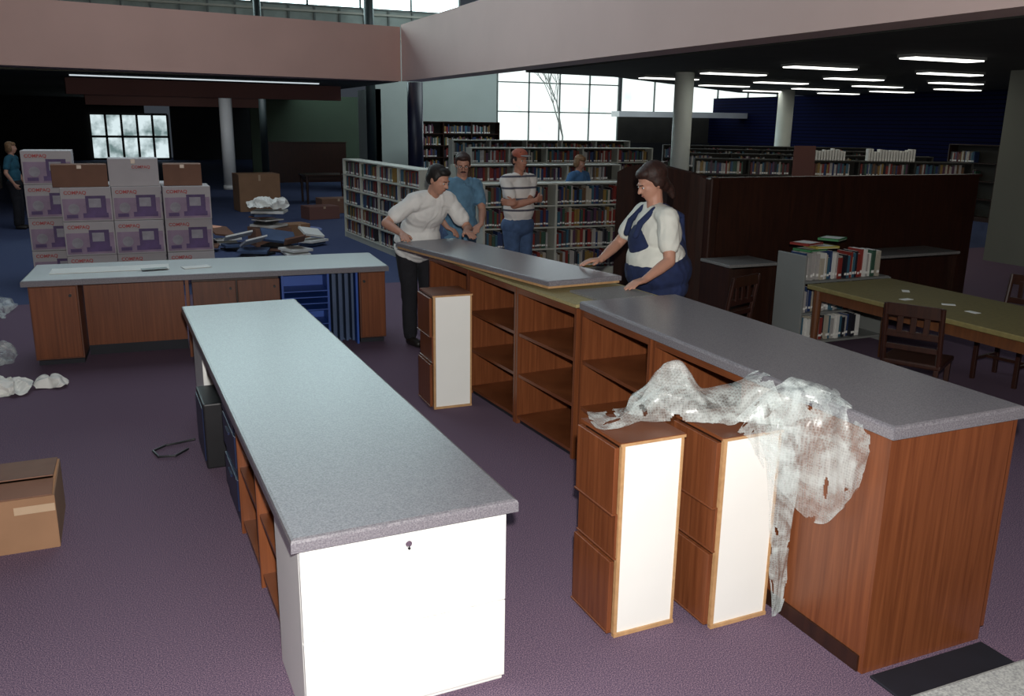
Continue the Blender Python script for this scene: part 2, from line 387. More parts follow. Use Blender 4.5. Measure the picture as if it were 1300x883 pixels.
b=MB(); P=[V((.13,.10,.03)),V((.04,.12,.012)),V((-.05,.1,.012)),V((-.13,.02,.012)),V((-.1,-.10,.012)),V((.0,-.12,.012)),V((.08,-.02,.012))]
for a,c in zip(P[:-1],P[1:]): b.cap(a,.008,c,.008,M['black'],8)
b.obj('cord',e,True)
# ------------------------------------------------------------------ counter C
CO=(-0.91,8.1875,0); CR=-.0538
wtop('worktop','long grey laminate worktop on the rear desk holding papers',.92,3.114,.764,.05,CO,CR)
zc=.713
def doorcab(x0,x1,hx,label):
    e=thing('desk_cabinet',label,'cabinet',CO,CR)
    cx=(x0+x1)/2
    part(e,'body',(cx,.42,zc/2+.03),(x1-x0,.7,zc-.06),M['woodin'])
    dr=part(e,'door',(cx,.055,zc/2+.03),(x1-x0-.02,.022,zc-.09),M['woodv'],.004)
    MB().cyl((hx,.045,.62),(hx,.02,.62),.012,M['black']).obj('knob',dr)
    part(e,'toe_kick',(cx,.45,.02),(x1-x0-.02,.64,.04),M['rubber'])
doorcab(.04,.42,.36,'cherry desk cabinet with one door, below the rear worktop')
doorcab(2.84,3.09,2.88,'narrow cherry desk cabinet door beside a blue shelf bay')
e=thing('modesty_panel','cherry modesty panel closing the desk knee space','desk panel',CO,CR)
part(e,'panel',(.85,.40,.40),(.84,.02,.62),M['woodv'])
part(e,'base_strip',(.85,.42,.045),(.84,.06,.09),M['rubber'])
e=thing('desk_cabinet','wide cherry desk cabinet with drawer fronts and a side panel','cabinet',CO,CR)
part(e,'side_panel',(1.30,.40,zc/2),(.03,.70,zc),M['woodv'])
part(e,'body',(1.72,.45,zc/2),(.76,.6,zc-.02),M['wooddark'])
for x in (1.53,1.92): 
    dr=part(e,'door',(x,.135,.36),(.375,.02,.62),M['woodin'],.004); MB().cyl((x+.14,.12,.6),(x+.14,.10,.6),.011,M['black']).obj('knob',dr)
e=thing('blue_shelf_unit','blue metal shelf unit with paper trays in the rear desk','shelf',CO,CR)
for x in (2.13,2.55,2.82): part(e,'side_panel',(x,.42,zc/2),(.02,.66,zc),M['blueshelf'])
part(e,'back_panel',(2.34,.40,zc/2),(.40,.02,zc),M['blueshelf']); part(e,'back_panel',(2.69,.30,zc/2),(.26,.02,zc),M['bluegrey'])
for z in (.05,.22,.36,.42,.48,.54): part(e,'shelf',(2.34,.24,z),(.40,.30,.010),M['blueshelf'])
for x in (2.60,2.66,2.72,2.78): part(e,'divider',(x,.20,.36),(.022,.16,.66),M['bluegrey'])
o=MB().box((0,0,0),(.98,.30,.004),M['paper']).obj('plan_sheet'); o.location=(-.22,8.62,.767); o.rotation_euler=(0,0,-.02); tag(o,'large white plan sheet lying on the rear worktop','paper')
o=MB().box((0,0,0),(.22,.10,.004),M['black']).obj('dark_booklet'); o.location=(.14,8.47,.773); o.rotation_euler=(0,0,.1); tag(o,'small dark printed booklet lying on a white plan sheet','booklet')
o=MB().box((0,0,0),(.24,.14,.004),M['paper']).obj('paper_sheet'); o.location=(.50,8.5,.767); o.rotation_euler=(0,0,.2); tag(o,'small white paper sheet on the rear worktop','paper')
# ------------------------------------------------------------------ counter B
wtop('worktop','grey speckled laminate top of the tall circulation counter',2.47,.70,1.0427,.05,(2.484,2.2,0),0)
zb=.992
e=thing('counter_end_cabinet','closed cherry end cabinet of the tall circulation counter','cabinet',(2.5,2.22,0))
part(e,'side_panel',(.011,.42,zb/2),(.022,.84,zb),M['woodv'])
part(e,'end_panel',(.335,.011,zb/2+.0),(.63,.022,zb),M['woodv'])
part(e,'corner_post',(.012,.012,zb/2),(.026,.026,zb+0),M['woodv'])
part(e,'far_side_panel',(.659,.42,zb/2+.03),(.022,.84,zb-.06),M['woodv'])
part(e,'base_strip',(-.004,.43,.035),(.012,.82,.07),M['wooddark'])
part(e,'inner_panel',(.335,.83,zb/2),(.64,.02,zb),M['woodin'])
def openunit(loc,rot,W,label,shelves=(.05,.36,.66),dep=.6):
    e=thing('open_shelf_cabinet',label,'cabinet',loc,rot,'open cabinets of the tall counter')
    part(e,'side_panel',(dep/2,.012,zb/2),(dep,.024,zb),M['woodv']); part(e,'side_panel',(dep/2,W-.012,zb/2),(dep,.024,zb),M['woodv'])
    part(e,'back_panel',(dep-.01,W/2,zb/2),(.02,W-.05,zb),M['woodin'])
    for z in shelves: part(e,'shelf',(dep/2-.01,W/2,z),(dep-.03,W-.05,.022),M['woodh'])
    part(e,'top_rail',(.012,W/2,zb-.02),(.022,W-.05,.04),M['woodh'])
    part(e,'toe_kick',(dep/2,W/2,.018),(dep-.06,W-.05,.036),M['rubber'])
    return e
LB='open cherry shelf cabinet forming the tall circulation counter'
openunit((2.50,3.07,0),0,.78,LB); openunit((2.49,3.86,0),0,.80,LB)
R2=.075; B2=V((2.47,4.68,0)); u2=V((-math.sin(R2),math.cos(R2),0))
for i in range(3): openunit(tuple(B2+u2*(.80*i)),R2,.79,LB)
b=MB(); b.box((.33,1.2,1.005),(.66,2.38,.02),M['ply']); o=b.obj('particle_board_top'); o.location=B2; o.rotation_euler=(0,0,R2); tag(o,'bare particle board substrate on the tall counter cabinets','board')
o=MB().box((0,0,0),(.42,.36,.014),M['lamtop2']).obj('laminate_panel'); o.location=(2.84,4.90,1.024); o.rotation_euler=(0,0,R2); tag(o,'grey laminate panel piece lying on bare particle board','board')
e=thing('loose_countertop','loose grey laminate countertop section being fitted on the counter','countertop',(2.6,6.2,1.035))
cs=[(2.07,7.30),(2.66,7.42),(3.07,5.17),(2.49,5.12)]; cs=[(x-2.6,y-6.2) for x,y in cs][::-1]
b=MB(); b.prism(cs,.018,.052,M['lam'],.01); b.obj('laminate_surface',e)
b=MB(); b.prism([(x*.985,y*.985) for x,y in cs],0,.018,M['woodedge']); b.obj('core_board',e)
o=MB().box((0,0,.006),(.62,.42,.012),M['rubber'],.004).obj('floor_mat'); o.location=(2.82,1.98,0); tag(o,'black rubber mat on the carpet by the tall counter','mat')
e=thing('small_desk','small desk with light grey laminate top and cherry panels','desk',(2.1,1.05,0))
b=MB(); b.prism([(-.75,-.28),(.75,-.28),(.75,.27),(-.75,.27)],.71,.75,M['lamtop2'],.012); b.obj('desktop',e)
part(e,'panel',(0,-.2,.355),(1.18,.02,.71),M['woodv']); part(e,'leg_panel',(-.6,0,.355),(.02,.4,.71),M['woodv']); part(e,'leg_panel',(.6,0,.355),(.02,.4,.71),M['woodv'])
# ------------------------------------------------------------------ narrow drawer units
def narrow(loc,rot,label,dp=.32):
    e=thing('drawer_tower',label,'drawer unit',loc,rot,'narrow three-drawer towers')
    w=.30;h=.87
    part(e,'white_panel',(w/2+.005,.006,h/2),(w-.03,.012,h-.01),M['white'],label='smooth white side panel')
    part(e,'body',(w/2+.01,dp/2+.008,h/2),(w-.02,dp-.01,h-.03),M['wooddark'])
    part(e,'edge_strip',(.008,.004,h/2),(.016,.02,h-.02),M['woodedge']); part(e,'edge_strip',(w-.006,.006,h/2),(.012,.02,h),M['woodedge'])
    part(e,'top_panel',(w/2,dp/2,h-.006),(w+.012,dp+.012,.014),M['woodh']); part(e,'top_edge',(w/2,-.004,h-.008),(w+.012,.008,.012),M['woodedge'])
    part(e,'bottom_edge',(w/2,.0,.008),(w,.02,.016),M['woodedge'])
    for z0,z1,o in ((.02,.35,-.016),(.355,.56,.002),(.555,.85,-.016)):
        dr=part(e,'drawer',(o,dp/2,(z0+z1)/2),(.022,dp-.01,z1-z0),M['woodv'],.003)
        part(dr,'drawer_lip',(o-.004,dp/2,z0+.006),(.024,dp,.008),M['woodh'],.003)
    return e
narrow((1.71,2.82,0),.02,'narrow cherry and white drawer tower under bubble wrap')
narrow((2.13,2.72,0),.02,'narrow cherry and white drawer tower against the tall counter')
narrow((1.96,5.96,0),-.02,'narrow cherry and white drawer tower standing alone')
# ------------------------------------------------------------------ crumpled sheets
def catmull(p,t):
    n=len(p)-1; x=min(max(t*n,0),n-1e-6); i=int(x); f=x-i
    a=p[max(i-1,0)];b_=p[i];c=p[i+1];d_=p[min(i+2,n)]
    return .5*((2*b_)+(c-a)*f+(2*a-5*b_+4*c-d_)*f*f+(3*b_-a-3*c+d_)*f**3)
def sheet(bm,G,nu,nv,amp,freq,seed,mi=0,st=(1,1,1),rag=0.,fine=1.):
    G=[[V(q) for q in row] for row in G]
    g=[]
    for i in range(nu+1):
        u=i/nu; cols=[catmull([row[j] for row in G],u) for j in range(len(G[0]))]
        g.append([catmull(cols,j/nv) for j in range(nv+1)])
    off=V((seed*3.1,seed*1.7,seed*.9))
    vs=[]
    for i in range(nu+1):
        rr=[]
        for j in range(nv+1):
            p=g[i][j]; tu=g[min(i+1,nu)][j]-g[max(i-1,0)][j]; tv=g[i][min(j+1,nv)]-g[i][max(j-1,0)]
            n=tu.cross(tv); n=n.normalized() if n.length>1e-9 else V((0,0,1))
            q=V((p.x*st[0],p.y*st[1],p.z*st[2]))*freq+off; q=q+V((noise.noise(q*.7),noise.noise(q*.7+V((5,0,0))),noise.noise(q*.7+V((0,7,0)))))*.8
            h=(.3-abs(noise.noise(q)))*1.6+(.25-abs(noise.noise(q*2.1)))*.5*fine+(.2-abs(noise.noise(q*4.3)))*.12*fine+noise.noise(q*.5)*.7
            rr.append(bm.verts.new(p+n*h*amp+V((noise.noise(q*.9),noise.noise(q*.9+V((9,0,0))),0))*amp*.7))
        vs.append(rr)
    for i in range(nu):
        for j in range(nv):
            if rag and (noise.noise(V((i*.11,j*.11,seed)))-.02*min(i,nu-i,j,nv-j))>rag: continue
            f=bm.faces.new((vs[i][j],vs[i+1][j],vs[i+1][j+1],vs[i][j+1])); f.material_index=mi
b=MB(); b.mi(M['bubble'])
O=V((2.1,2.9,0))
def rel(rows): return [[V(q)-O for q in row] for row in rows]
sheet(b.bm,rel([[(1.69,3.00,.884),(1.70,3.07,.884),(1.73,3.14,.884)],[(1.80,2.95,.884),(1.83,3.04,.90),(1.86,3.15,.89)],[(1.90,2.94,.89),(1.95,3.05,1.00),(2.0,3.15,.93)],[(2.02,2.90,.90),(2.07,3.0,1.12),(2.12,3.13,.96)],[(2.15,2.83,.89),(2.19,2.94,1.00),(2.23,3.06,.94)],[(2.30,2.78,.90),(2.33,2.88,1.02),(2.36,3.0,.98)],[(2.42,2.72,.98),(2.43,2.82,1.07),(2.44,2.92,1.06)]]),100,50,.028,6,1,0,(1,1,1),.24,.8)
sheet(b.bm,rel([[(1.90,3.0,.89),(1.90,3.1,.89)],[(1.98,2.99,.96),(2.01,3.1,.97)],[(2.10,2.96,1.0),(2.14,3.06,.98)],[(2.22,2.90,.93),(2.28,3.0,.93)]]),50,26,.03,7,5)
sheet(b.bm,rel([[(2.17,2.70,.90),(2.22,2.69,.87),(2.26,2.68,.80)],[(2.26,2.71,.98),(2.29,2.67,.90),(2.31,2.66,.72)],[(2.42,2.72,1.08),(2.36,2.62,.9),(2.38,2.6,.60)],[(2.48,2.60,1.08),(2.41,2.52,.88),(2.43,2.50,.54)],[(2.49,2.46,1.06),(2.44,2.42,.85),(2.44,2.40,.60)],[(2.47,2.30,.98),(2.45,2.27,.88),(2.45,2.29,.78)]]),110,60,.028,6,2,0,(1.4,1.4,.3),.22,.8)
sheet(b.bm,rel([[(2.20,2.74,.93),(2.3,2.68,.92),(2.40,2.66,.90)],[(2.32,2.74,1.02),(2.36,2.67,1.02),(2.44,2.62,.95)],[(2.44,2.74,1.09),(2.49,2.62,1.08),(2.465,2.48,1.0)],[(2.56,2.70,1.062),(2.55,2.58,1.062),(2.50,2.42,1.055)]]),60,50,.02,6,7,0,(1,1,1),.2,.8)
sheet(b.bm,rel([[(2.26,2.68,.92),(2.33,2.64,.92),(2.42,2.62,.92)],[(2.32,2.67,.72),(2.37,2.64,.72),(2.43,2.60,.72)],[(2.35,2.66,.48),(2.40,2.64,.46),(2.44,2.62,.5)],[(2.38,2.66,.25),(2.41,2.65,.24),(2.45,2.64,.27)],[(2.42,2.67,.03),(2.435,2.665,.03),(2.45,2.66,.05)]]),80,28,.018,8,3,0,(2.5,2.5,.3),.25,.7)
o=b.obj('bubble_wrap',None,True); o.location=O; tag(o,'crumpled translucent bubble wrap draped over two drawer towers','bubble wrap')
def crumple(name,label,cat,loc,sx,sy,h,m,seed,dd=.25):
    b=MB(); b.mi(m); G=[]
    for i in range(5):
        G.append([((i/4-.5)*sx*(1+.2*noise.noise(V((i,seed,0)))),(j/4-.5)*sy,.0+h*(.5+.5*noise.noise(V((i*.9,j*.9,seed*2.3))))*(1 if 0<i<4 and 0<j<4 else .15)) for j in range(5)])
    sheet(b.bm,G,34,34,h*dd,7,seed)
    mn=min(v.co.z for v in b.bm.verts)
    for v in b.bm.verts: v.co.z=max(v.co.z-mn*.5,.002)
    o=b.obj(name,None,m==M['bubble']); o.location=loc; tag(o,label,cat)
crumple('plastic_sheet','crumpled clear plastic sheet on the carpet','plastic sheet',(-1.62,10.8,0),.6,.7,.30,M['bubble'],3)
crumple('plastic_sheet','crumpled clear plastic bag beside the rear desk','plastic sheet',(-1.27,8.6,0),.42,.4,.22,M['bubble'],4)
crumple('crumpled_paper','crumpled white packing paper on the carpet','paper',(-1.08,7.55,0),.46,.32,.14,M['paper'],6,.5)
crumple('crumpled_paper','crumpled white packing paper on the carpet','paper',(-.72,7.62,0),.22,.2,.11,M['paper'],8,.5)
# ------------------------------------------------------------------ cardboard box near
e=thing('open_cardboard_box','brown cardboard box with loosely folded flaps on the carpet','box',(-.84,4.57,0),.01)
t_=.006; W,D_,h=.72,.52,.28
for nm,c,sz in (('side',(0,0,h/2),(W,t_,h)),('side',(0,D_,h/2),(W,t_,h)),('side',(W/2,D_/2,h/2),(t_,D_,h)),('side',(-W/2,D_/2,h/2),(t_,D_,h)),('bottom',(0,D_/2,.004),(W,D_,.006))): part(e,nm,c,sz,M['card'])
for c,sz,off,rx in (((.0,D_,h+.008),(W*.98,.36,t_),(0,-.18,0),-.10),((0,0,h+.004),(W*.98,.16,t_),(0,.08,0),.16),((0.0,D_,h+.01),(W*.5,.22,t_),(-.12,.11,0),1.25)):
    q=MB().box(off,sz,M['cardd']).obj('flap',e); q.location=c; q.rotation_euler=(rx,0,0)
part(e,'tape',(.27,-.004,.22),(.18,.002,.04),M['tape'])
part(e,'hand_hole',(0.05,-.004,.19),(.09,.003,.03),M['black'])
# ------------------------------------------------------------------ carton stack
def textmesh(txt,size,m):
    c=bpy.data.curves.new('t','FONT'); c.body=txt; c.size=size; c.extrude=.0015; c.offset=size*.02
    o=bpy.data.objects.new('t',c); COL.objects.link(o)
    bpy.context.view_layer.update()
    me=bpy.data.meshes.new_from_object(o.evaluated_get(bpy.context.evaluated_depsgraph_get())); bpy.data.objects.remove(o)
    me.materials.clear(); me.materials.append(m); me.transform(Matrix.Rotation(math.pi/2,4,'X')); return me
TM=textmesh('COMPAQ',.058,M['redink'])
def carton(loc,rot=0.,w=.57,d_=.5,h=.42):
    e=thing('printed_carton','white computer carton with red lettering in a stack','box',loc,rot,'stacked white cartons')
    part(e,'box_body',(w/2,d_/2,h/2),(w,d_,h-.004),M['cardw'],.006)
    o=bpy.data.objects.new('lettering',TM); COL.objects.link(o); o.parent=e; o.location=(.04,-.004,h-.085)
    b=MB(); b.box((w*.5,-.002,h*.36),(w*.94,.004,h*.62),M['lilac'])
    b.box((w*.68,-.004,h*.50),(w*.40,.004,h*.50),M['purpleink']); b.box((w*.66,-.006,h*.18),(w*.50,.004,h*.14),M['purpleink'])
    b.box((w*.66,-.007,h*.54),(w*.24,.002,h*.26),M['greyink']); b.cyl((w*.24,-.001,h*.38),(w*.24,-.007,h*.38),h*.15,M['greyink'],seg=20); b.box((w*.20,-.006,h*.16),(w*.22,.004,h*.10),M['purpleink'])
    b.obj('printed_picture',e)
    part(e,'printed_panel',(w+.001,d_/2,h*.45),(.004,d_*.7,h*.5),M['greyink'])
    return e
c0=carton((-.79,12.05,0))
rnd=random.Random(9)
for x in (-.79,-.215):
    for k in range(3):
        if (x,k)!=(-.79,0): dup(c0,(x,12.05-.04*rnd.random(),.42*k))
for k in range(3): dup(c0,(.375,11.96+.06*rnd.random(),.42*k),.0)
for k in range(4): dup(c0,(-1.22,12.60+.03*rnd.random(),.42*k),0)
for k in range(3): dup(c0,(-.63,12.64,.42*k),0)
for k in range(3): dup(c0,(-.05,12.62,.42*k),0)
def bbox(name,label,loc,rot,sz,m=None):
    e=thing(name,label,'box',loc,rot); m=m or M['card']
    part(e,'box_body',(0,0,sz[2]/2),sz,m,.006); part(e,'tape',(0,0,sz[2]+.001),(sz[0]*1.0,.05,.003),m); part(e,'tape',(0,-sz[1]/2-.001,sz[2]*.9),(.05,.003,sz[2]*.16),M['tape'])
    return e
bbox('cardboard_box','closed brown cardboard box on top of white cartons',(-.56,12.24,1.26),.05,(.62,.34,.27),M['cardd'])
e=bbox('cardboard_box','closed pale carton on top of white cartons',(.06,12.3,1.26),0,(.58,.42,.34),M['cardw'])
TM2=textmesh('COMPAQ',.05,M['redink']); o=bpy.data.objects.new('lettering',TM2); COL.objects.link(o); o.parent=e; o.location=(-.02,-.216,.22)
bbox('cardboard_box','closed brown cardboard box on top of white cartons',(.64,12.25,1.26),-.05,(.46,.36,.27),M['cardd'])
bbox('cardboard_box','tall brown cardboard box standing on the carpet',(2.75,21.6,0),.1,(.95,.7,.86))
bbox('cardboard_box','small brown cardboard box among papers on the floor',(2.66,15.95,0),.3,(.42,.36,.3))
bbox('cardboard_box','brown cardboard box on the floor by dark furniture',(4.4,20.6,0),.1,(.8,.5,.34),M['cardd'])
bbox('cardboard_box','low dark cardboard box on the floor by dark furniture',(3.8,19.4,0),.2,(.7,.5,.28),M['wallbrown'])
bbox('cardboard_box','low dark cardboard box beside dark furniture',(5.3,20.2,0),-.1,(.7,.5,.4),M['wallbrown'])
def table(loc,rot,L,W,h,top,leg,label,cat='table',name='work_table',apron=True):
    e=thing(name,label,cat,loc,rot)
    part(e,'tabletop',(0,0,h-.02),(W,L,.04),top,.006)
    for x in (-1,1):
        for y in (-1,1): 
            b=MB(); b.cyl((x*(W/2-.07),y*(L/2-.07),0),(x*(W/2-.07),y*(L/2-.07),h-.04),.028,leg,.04,seg=12); b.obj('leg',e)
    if apron:
        for y in (-1,1): part(e,'apron',(0,y*(L/2-.07),h-.09),(W-.16,.02,.09),leg)
        for x in (-1,1): part(e,'apron',(x*(W/2-.07),0,h-.09),(.02,L-.16,.09),leg)
    return e
table((5.0,23.2,0),0,.9,1.8,.74,M['wooddark'],M['chairwood'],'dark reading table among unpacked furniture')
random.seed(5)
hb=bbox('cardboard_box','low open cardboard carton under a heap of papers',(2.15,15.5,0),.15,(.62,.5,.30),M['cardd'])
for k in range(30):
    if k<6: x,y,zz,th,rx=2.12+random.uniform(-.12,.12),15.5+random.uniform(-.08,.08),.33+.048*k,random.uniform(.02,.04),random.uniform(-.03,.03)
    else:
        j=k-6; cx,cy=[(1.55,15.0),(1.40,15.75),(2.15,14.75),(2.80,15.2),(1.0,15.0),(1.75,14.25),(2.4,14.2),(.8,14.5)][j%8]; L3=j//8
        x,y=cx+random.uniform(-.05,.05),cy+random.uniform(-.05,.05); th=random.uniform(.02,.04); zz=.025+.06*L3; rx=random.uniform(-.06,.06)
        if L3==2: rx=random.choice((-.35,.35)); zz=.23
    o=MB().box((0,0,0),(random.uniform(.3,.55),random.uniform(.28,.42),th),M[('paper','black','paper','cardd','bluegrey')[k%5]]).obj('paper_bundle')
    o.location=(x,y,zz); o.rotation_euler=(rx,rx*.5,random.uniform(-.9,.9))
    tag(o,'folder or bundle of papers in an untidy floor heap','paper','papers in a heap')
crumple('crumpled_paper','crumpled white packing paper on a paper heap','paper',(2.15,15.45,.62),.6,.5,.18,M['paper'],12,.55)
o=MB().box((0,0,.01),(.8,.6,.02),M['paper']).obj('flattened_carton'); o.location=(.75,16.5,0); o.rotation_euler=(0,0,.3); tag(o,'white sheet imitating a sunlit patch on the blue carpet','cardboard')  # white sheet stands in for sunlight on the carpet
# ------------------------------------------------------------------ books & shelves
BOOK=[]
for i,m in enumerate(BM):
    b=MB(); b.box((.5,.5,.5),(1,1,1),m); b.box((.5,.5,1.0),(.7,.9,.01),M['paper']); b.box((.5,-.003,.18),(.85,.006,.10),M['paper']); BOOK.append(b.mesh('book'))
COLN=['red','navy','dark green','cream','black','brown','pale grey','plum','ochre','teal blue','charcoal','maroon','yellow','green','white']
def bookind(T,x,y,z,w,dp,h,i,group,tilt=0.):
    o=bpy.data.objects.new('book',BOOK[i]); COL.objects.link(o)
    o.matrix_world=T@Matrix.Translation((x,y,z))@Matrix.Rotation(tilt,4,'Y')@Matrix.Diagonal((w,dp,h,1))
    tag(o,COLN[i]+' hardback book standing upright on a library shelf','book',group)
def bookshelf(loc,rot,L,h,rows,bays,label,mode,group,dep=.3,fill=.9,m=None,seed=1,back=True):
    rnd=random.Random(seed); m=m or M['cream']
    e=thing('library_bookshelf',label,'bookshelf',loc,rot,'library bookshelves')
    T=Matrix.Translation(loc)@Matrix.Rotation(rot,4,'Z')
    for k in range(bays+1): part(e,'upright',(L*k/bays,dep/2,h/2),(.03,dep if k in (0,bays) else dep*.9,h),m)
    part(e,'top_panel',(L/2,dep/2,h-.01),(L,dep,.02),m)
    part(e,'base',(L/2,dep/2,.04),(L,dep-.02,.08),m)
    if back: part(e,'back_panel',(L/2,dep-.01,h/2),(L,.01,h),M['ceilmid'])
    sp=(h-.1)/rows
    sb=MB()
    for rr in range(rows):
        z=.09+rr*sp
        part(e,'shelf',(L/2,dep/2-.005,z),(L-.03,dep-.02,.02),m)
        for k in range(bays):
            x=L*k/bays+.03; xe=L*(k+1)/bays-.03; xe=x+(xe-x)*(fill if rnd.random()<.6 else rnd.uniform(min(.6,fill*.6),min(.97,fill+.1)))
            while x<xe:
                w=rnd.uniform(.02,.05) ; hh=min(sp-.045,rnd.uniform(.19,.26)); dp=rnd.uniform(.15,.19); i=rnd.randrange(12)
                y0=.035+rnd.uniform(0,.02)
                if mode=='ind': bookind(T,x,y0,z+.011,w*.94,dp,hh,i,group)
                else:
                    mm=BM[i]; sb.box((x+w/2,y0+dp/2,z+.011+hh/2),(w*.92,dp,hh),mm)
                    if rnd.random()<.7: sb.box((x+w/2,y0-.002,z+.04),(w*.8,.004,.03),M['paper'])
                x+=w
    if mode!='ind':
        o=sb.obj('shelved_books'); o.matrix_world=T; o['kind']='stuff'; tag(o,'rows of mixed books filling a library bookshelf','books')
    else: sb.bm.free()
    return e
LS='long cream metal bookshelf full of books'
bookshelf((4.35,11.0,0),-.03,2.15,1.3,4,2,'cream metal bookshelf of hardbacks behind standing men','ind','books on the bookshelf behind the men',seed=4)
bookshelf((3.62,16.2,0),-math.pi/2+.06,3.9,1.42,5,4,LS,"stuff",'',seed=5,fill=.97)
bookshelf((4.9,13.6,0),-.03,3.0,1.42,5,3,LS,'stuff','',seed=6)
bookshelf((6.4,16.9,0),-.03,4.2,1.6,5,5,LS,'stuff','',seed=8)
bookshelf((6.9,19.4,0),-.03,4.6,1.7,5,5,LS,'stuff','',seed=9)
for k in range(4): bookshelf((9.8+.8*k,14.0+1.6*k,0),-.5,5.0,1.5+.04*k,5,5,'long dark metal bookshelf full of books','stuff','',seed=10+k,m=M['ceilmid'],fill=.9 if k==0 else .6)
T=Matrix.Translation((9.8,14.0,0))@Matrix.Rotation(-.5,4,'Z'); rnd=random.Random(2)
for t0,t1 in ((3.15,3.95),(2.1,2.7)):
    x=t0
    while x<t1: bookind(T,x,.05,1.501,.035,.18,rnd.uniform(.16,.22),14,'white volumes on top of a dark bookshelf'); x+=.05
bookshelf((7.6,24.6,0),0,2.6,2.1,6,3,'tall dark bookshelf against the far wall','stuff','',seed=15,m=M['wooddark'])
bookshelf((18.2,15.6,0),-math.pi/2,4.0,1.75,4,3,'dark bookshelf along the navy slat wall','stuff','',seed=16,m=M['wooddark'],fill=.5)
e=thing('display_board','small tan display board on a thin stand','board',(8.4,9.5,0),-.3)
part(e,'board',(0,0,1.64),(.30,.02,.42),M['wallbrown']); MB().cyl((0,.02,0),(0,.02,1.5),.015,M['darkframe']).obj('post',e); part(e,'base',(0,.02,.01),(.3,.3,.02),M['darkframe'])
e=thing('low_bookcase','low bookcase with grey end panel holding books','bookcase',(5.8,6.4,0),0)
part(e,'end_panel',(.012,.20,.46),(.024,.40,.92),M['greym'],.006,label='grey metal end panel'); part(e,'end_panel',(1.10,.20,.33),(.024,.40,.66),M['greym'],.006)
for z in (.06,.35,.66): part(e,'shelf',(.55,.20,z),(1.08,.38,.02),M['greym'])
part(e,'back_panel',(.55,.39,.33),(1.08,.02,.64),M['wooddark'])
rnd=random.Random(11); T=Matrix.Translation((5.8,6.4,0))
for z,x1,mx_ in ((.671,1.0,.27),(.361,.75,.25),(.071,.8,.24)):
    x=.05
    while x<x1:
        w=rnd.uniform(.018,.045); i=rnd.choice([14,3,6,3,6,14,0,2,1,6,9,4]); hh=rnd.uniform(.2,mx_)
        bookind(T,x,.04+rnd.uniform(0,.05),z,w*.94,.19,hh,i,'books in the low bookcase'); x+=w
for k,(cx,i,a) in enumerate(((.15,13,.2),(.22,12,-.1),(.12,0,.3),(.48,13,.5))):
    o=bpy.data.objects.new('book',BOOK[i]); COL.objects.link(o); o.matrix_world=T@Matrix.Translation((cx-.08,.03,.945+.03*k))@Matrix.Rotation(a,4,'Z')@Matrix.Diagonal((.26,.2,.022,1)); tag(o,COLN[i]+' book lying flat on top of standing books','book','books stacked flat on the low bookcase')
# ------------------------------------------------------------------ booth partition
e=thing('booth_partition','dark cherry wood partition wall with a curved end','partition',(5.55,7.6,0))
part(e,'long_panel',(1.95,.04,.775),(3.9,.06,1.55),M['wooddark']); part(e,'top_cap',(1.95,.04,1.56),(3.94,.1,.03),M['chairwood'])
N=24; pp=[(-.26*math.sin(i/N*math.pi*2)*1.0,.0+1.9*i/N,1.53+.17*math.sin(i/N*math.pi)**.5) for i in range(N+1)]
b=MB(); b.mi(M['wooddark']); ring=[]
for x,y,z in pp: ring.append([b.bm.verts.new(q) for q in ((x-.035,y,0),(x+.035,y,0),(x+.035,y,z),(x-.035,y,z))])
for a,c in zip(ring[:-1],ring[1:]):
    for k in range(4): b.bm.faces.new((a[k],a[(k+1)%4],c[(k+1)%4],c[k]))
b.bm.faces.new(ring[0]); b.bm.faces.new(ring[-1]); b.obj('curved_end_panel',e,False)
part(e,'corner_post',(0,0,.79),(.12,.12,1.58),M['wooddark'],.02)
def carrel(x,w,label):
    e=thing('study_carrel',label,'desk',(x,7.28,0))
    part(e,'desktop',(0,0,.74),(w,.5,.03),M['lamtop2'],.005); part(e,'side_panel',(-w/2+.02,0,.36),(.03,.48,.72),M['wooddark']); part(e,'side_panel',(w/2-.02,0,.36),(.03,.48,.72),M['wooddark']); part(e,'front_panel',(0,-.18,.40),(w-.06,.02,.6),M['wooddark'])
carrel(5.72,.62,'small carrel desk with a grey top against the wood partition')
carrel(7.9,1.4,'wide carrel desk with a grey top against the wood partition')
table((5.97,4.75,0),0,2.5,.98,.74,M['tabletop'],M['tablewood'],'wooden reading table with an olive green top','table','reading_table')
def chair(loc,rot,label):
    e=thing('reading_chair',label,'chair',loc,rot,'reading chairs'); m=M['chairwood']
    part(e,'seat',(0,0,.44),(.42,.42,.04),m,.012)
    for x in (-.18,.18): part(e,'leg',(x,-.18,.21),(.035,.035,.42),m,.004); part(e,'leg',(x,.18,.21),(.035,.035,.42),m,.004)
    b=MB()
    for x in (-.19,.19): b.cyl((x,.19,.44),(x,.26,.88),.02,m,.018,seg=10)
    for z,h in ((.84,.09),(.66,.05),(.56,.04)): b.box((0,.19+(z-.44)*.16,z),(.38,.02,h),m,.004)
    for x in (-.09,0,.09): b.box((x,.235,.75),(.04,.015,.16),m,.003)
    b.obj('backrest',e)
    for z in (.18,): part(e,'stretcher',(-.18,0,z),(.02,.34,.025),m); part(e,'stretcher',(.18,0,z),(.02,.34,.025),m); part(e,'stretcher',(0,0,z),(.34,.02,.025),m)
chair((5.27,4.55,0),math.radians(118),'dark wooden reading chair pulled up to the olive table')
chair((6.80,4.95,0),math.radians(-80),'dark wooden reading chair across the olive table')
chair((6.85,4.1,0),math.radians(-95),'dark wooden reading chair across the olive table')
chair((4.6,6.1,0),math.radians(200),'dark wooden reading chair by the partition')
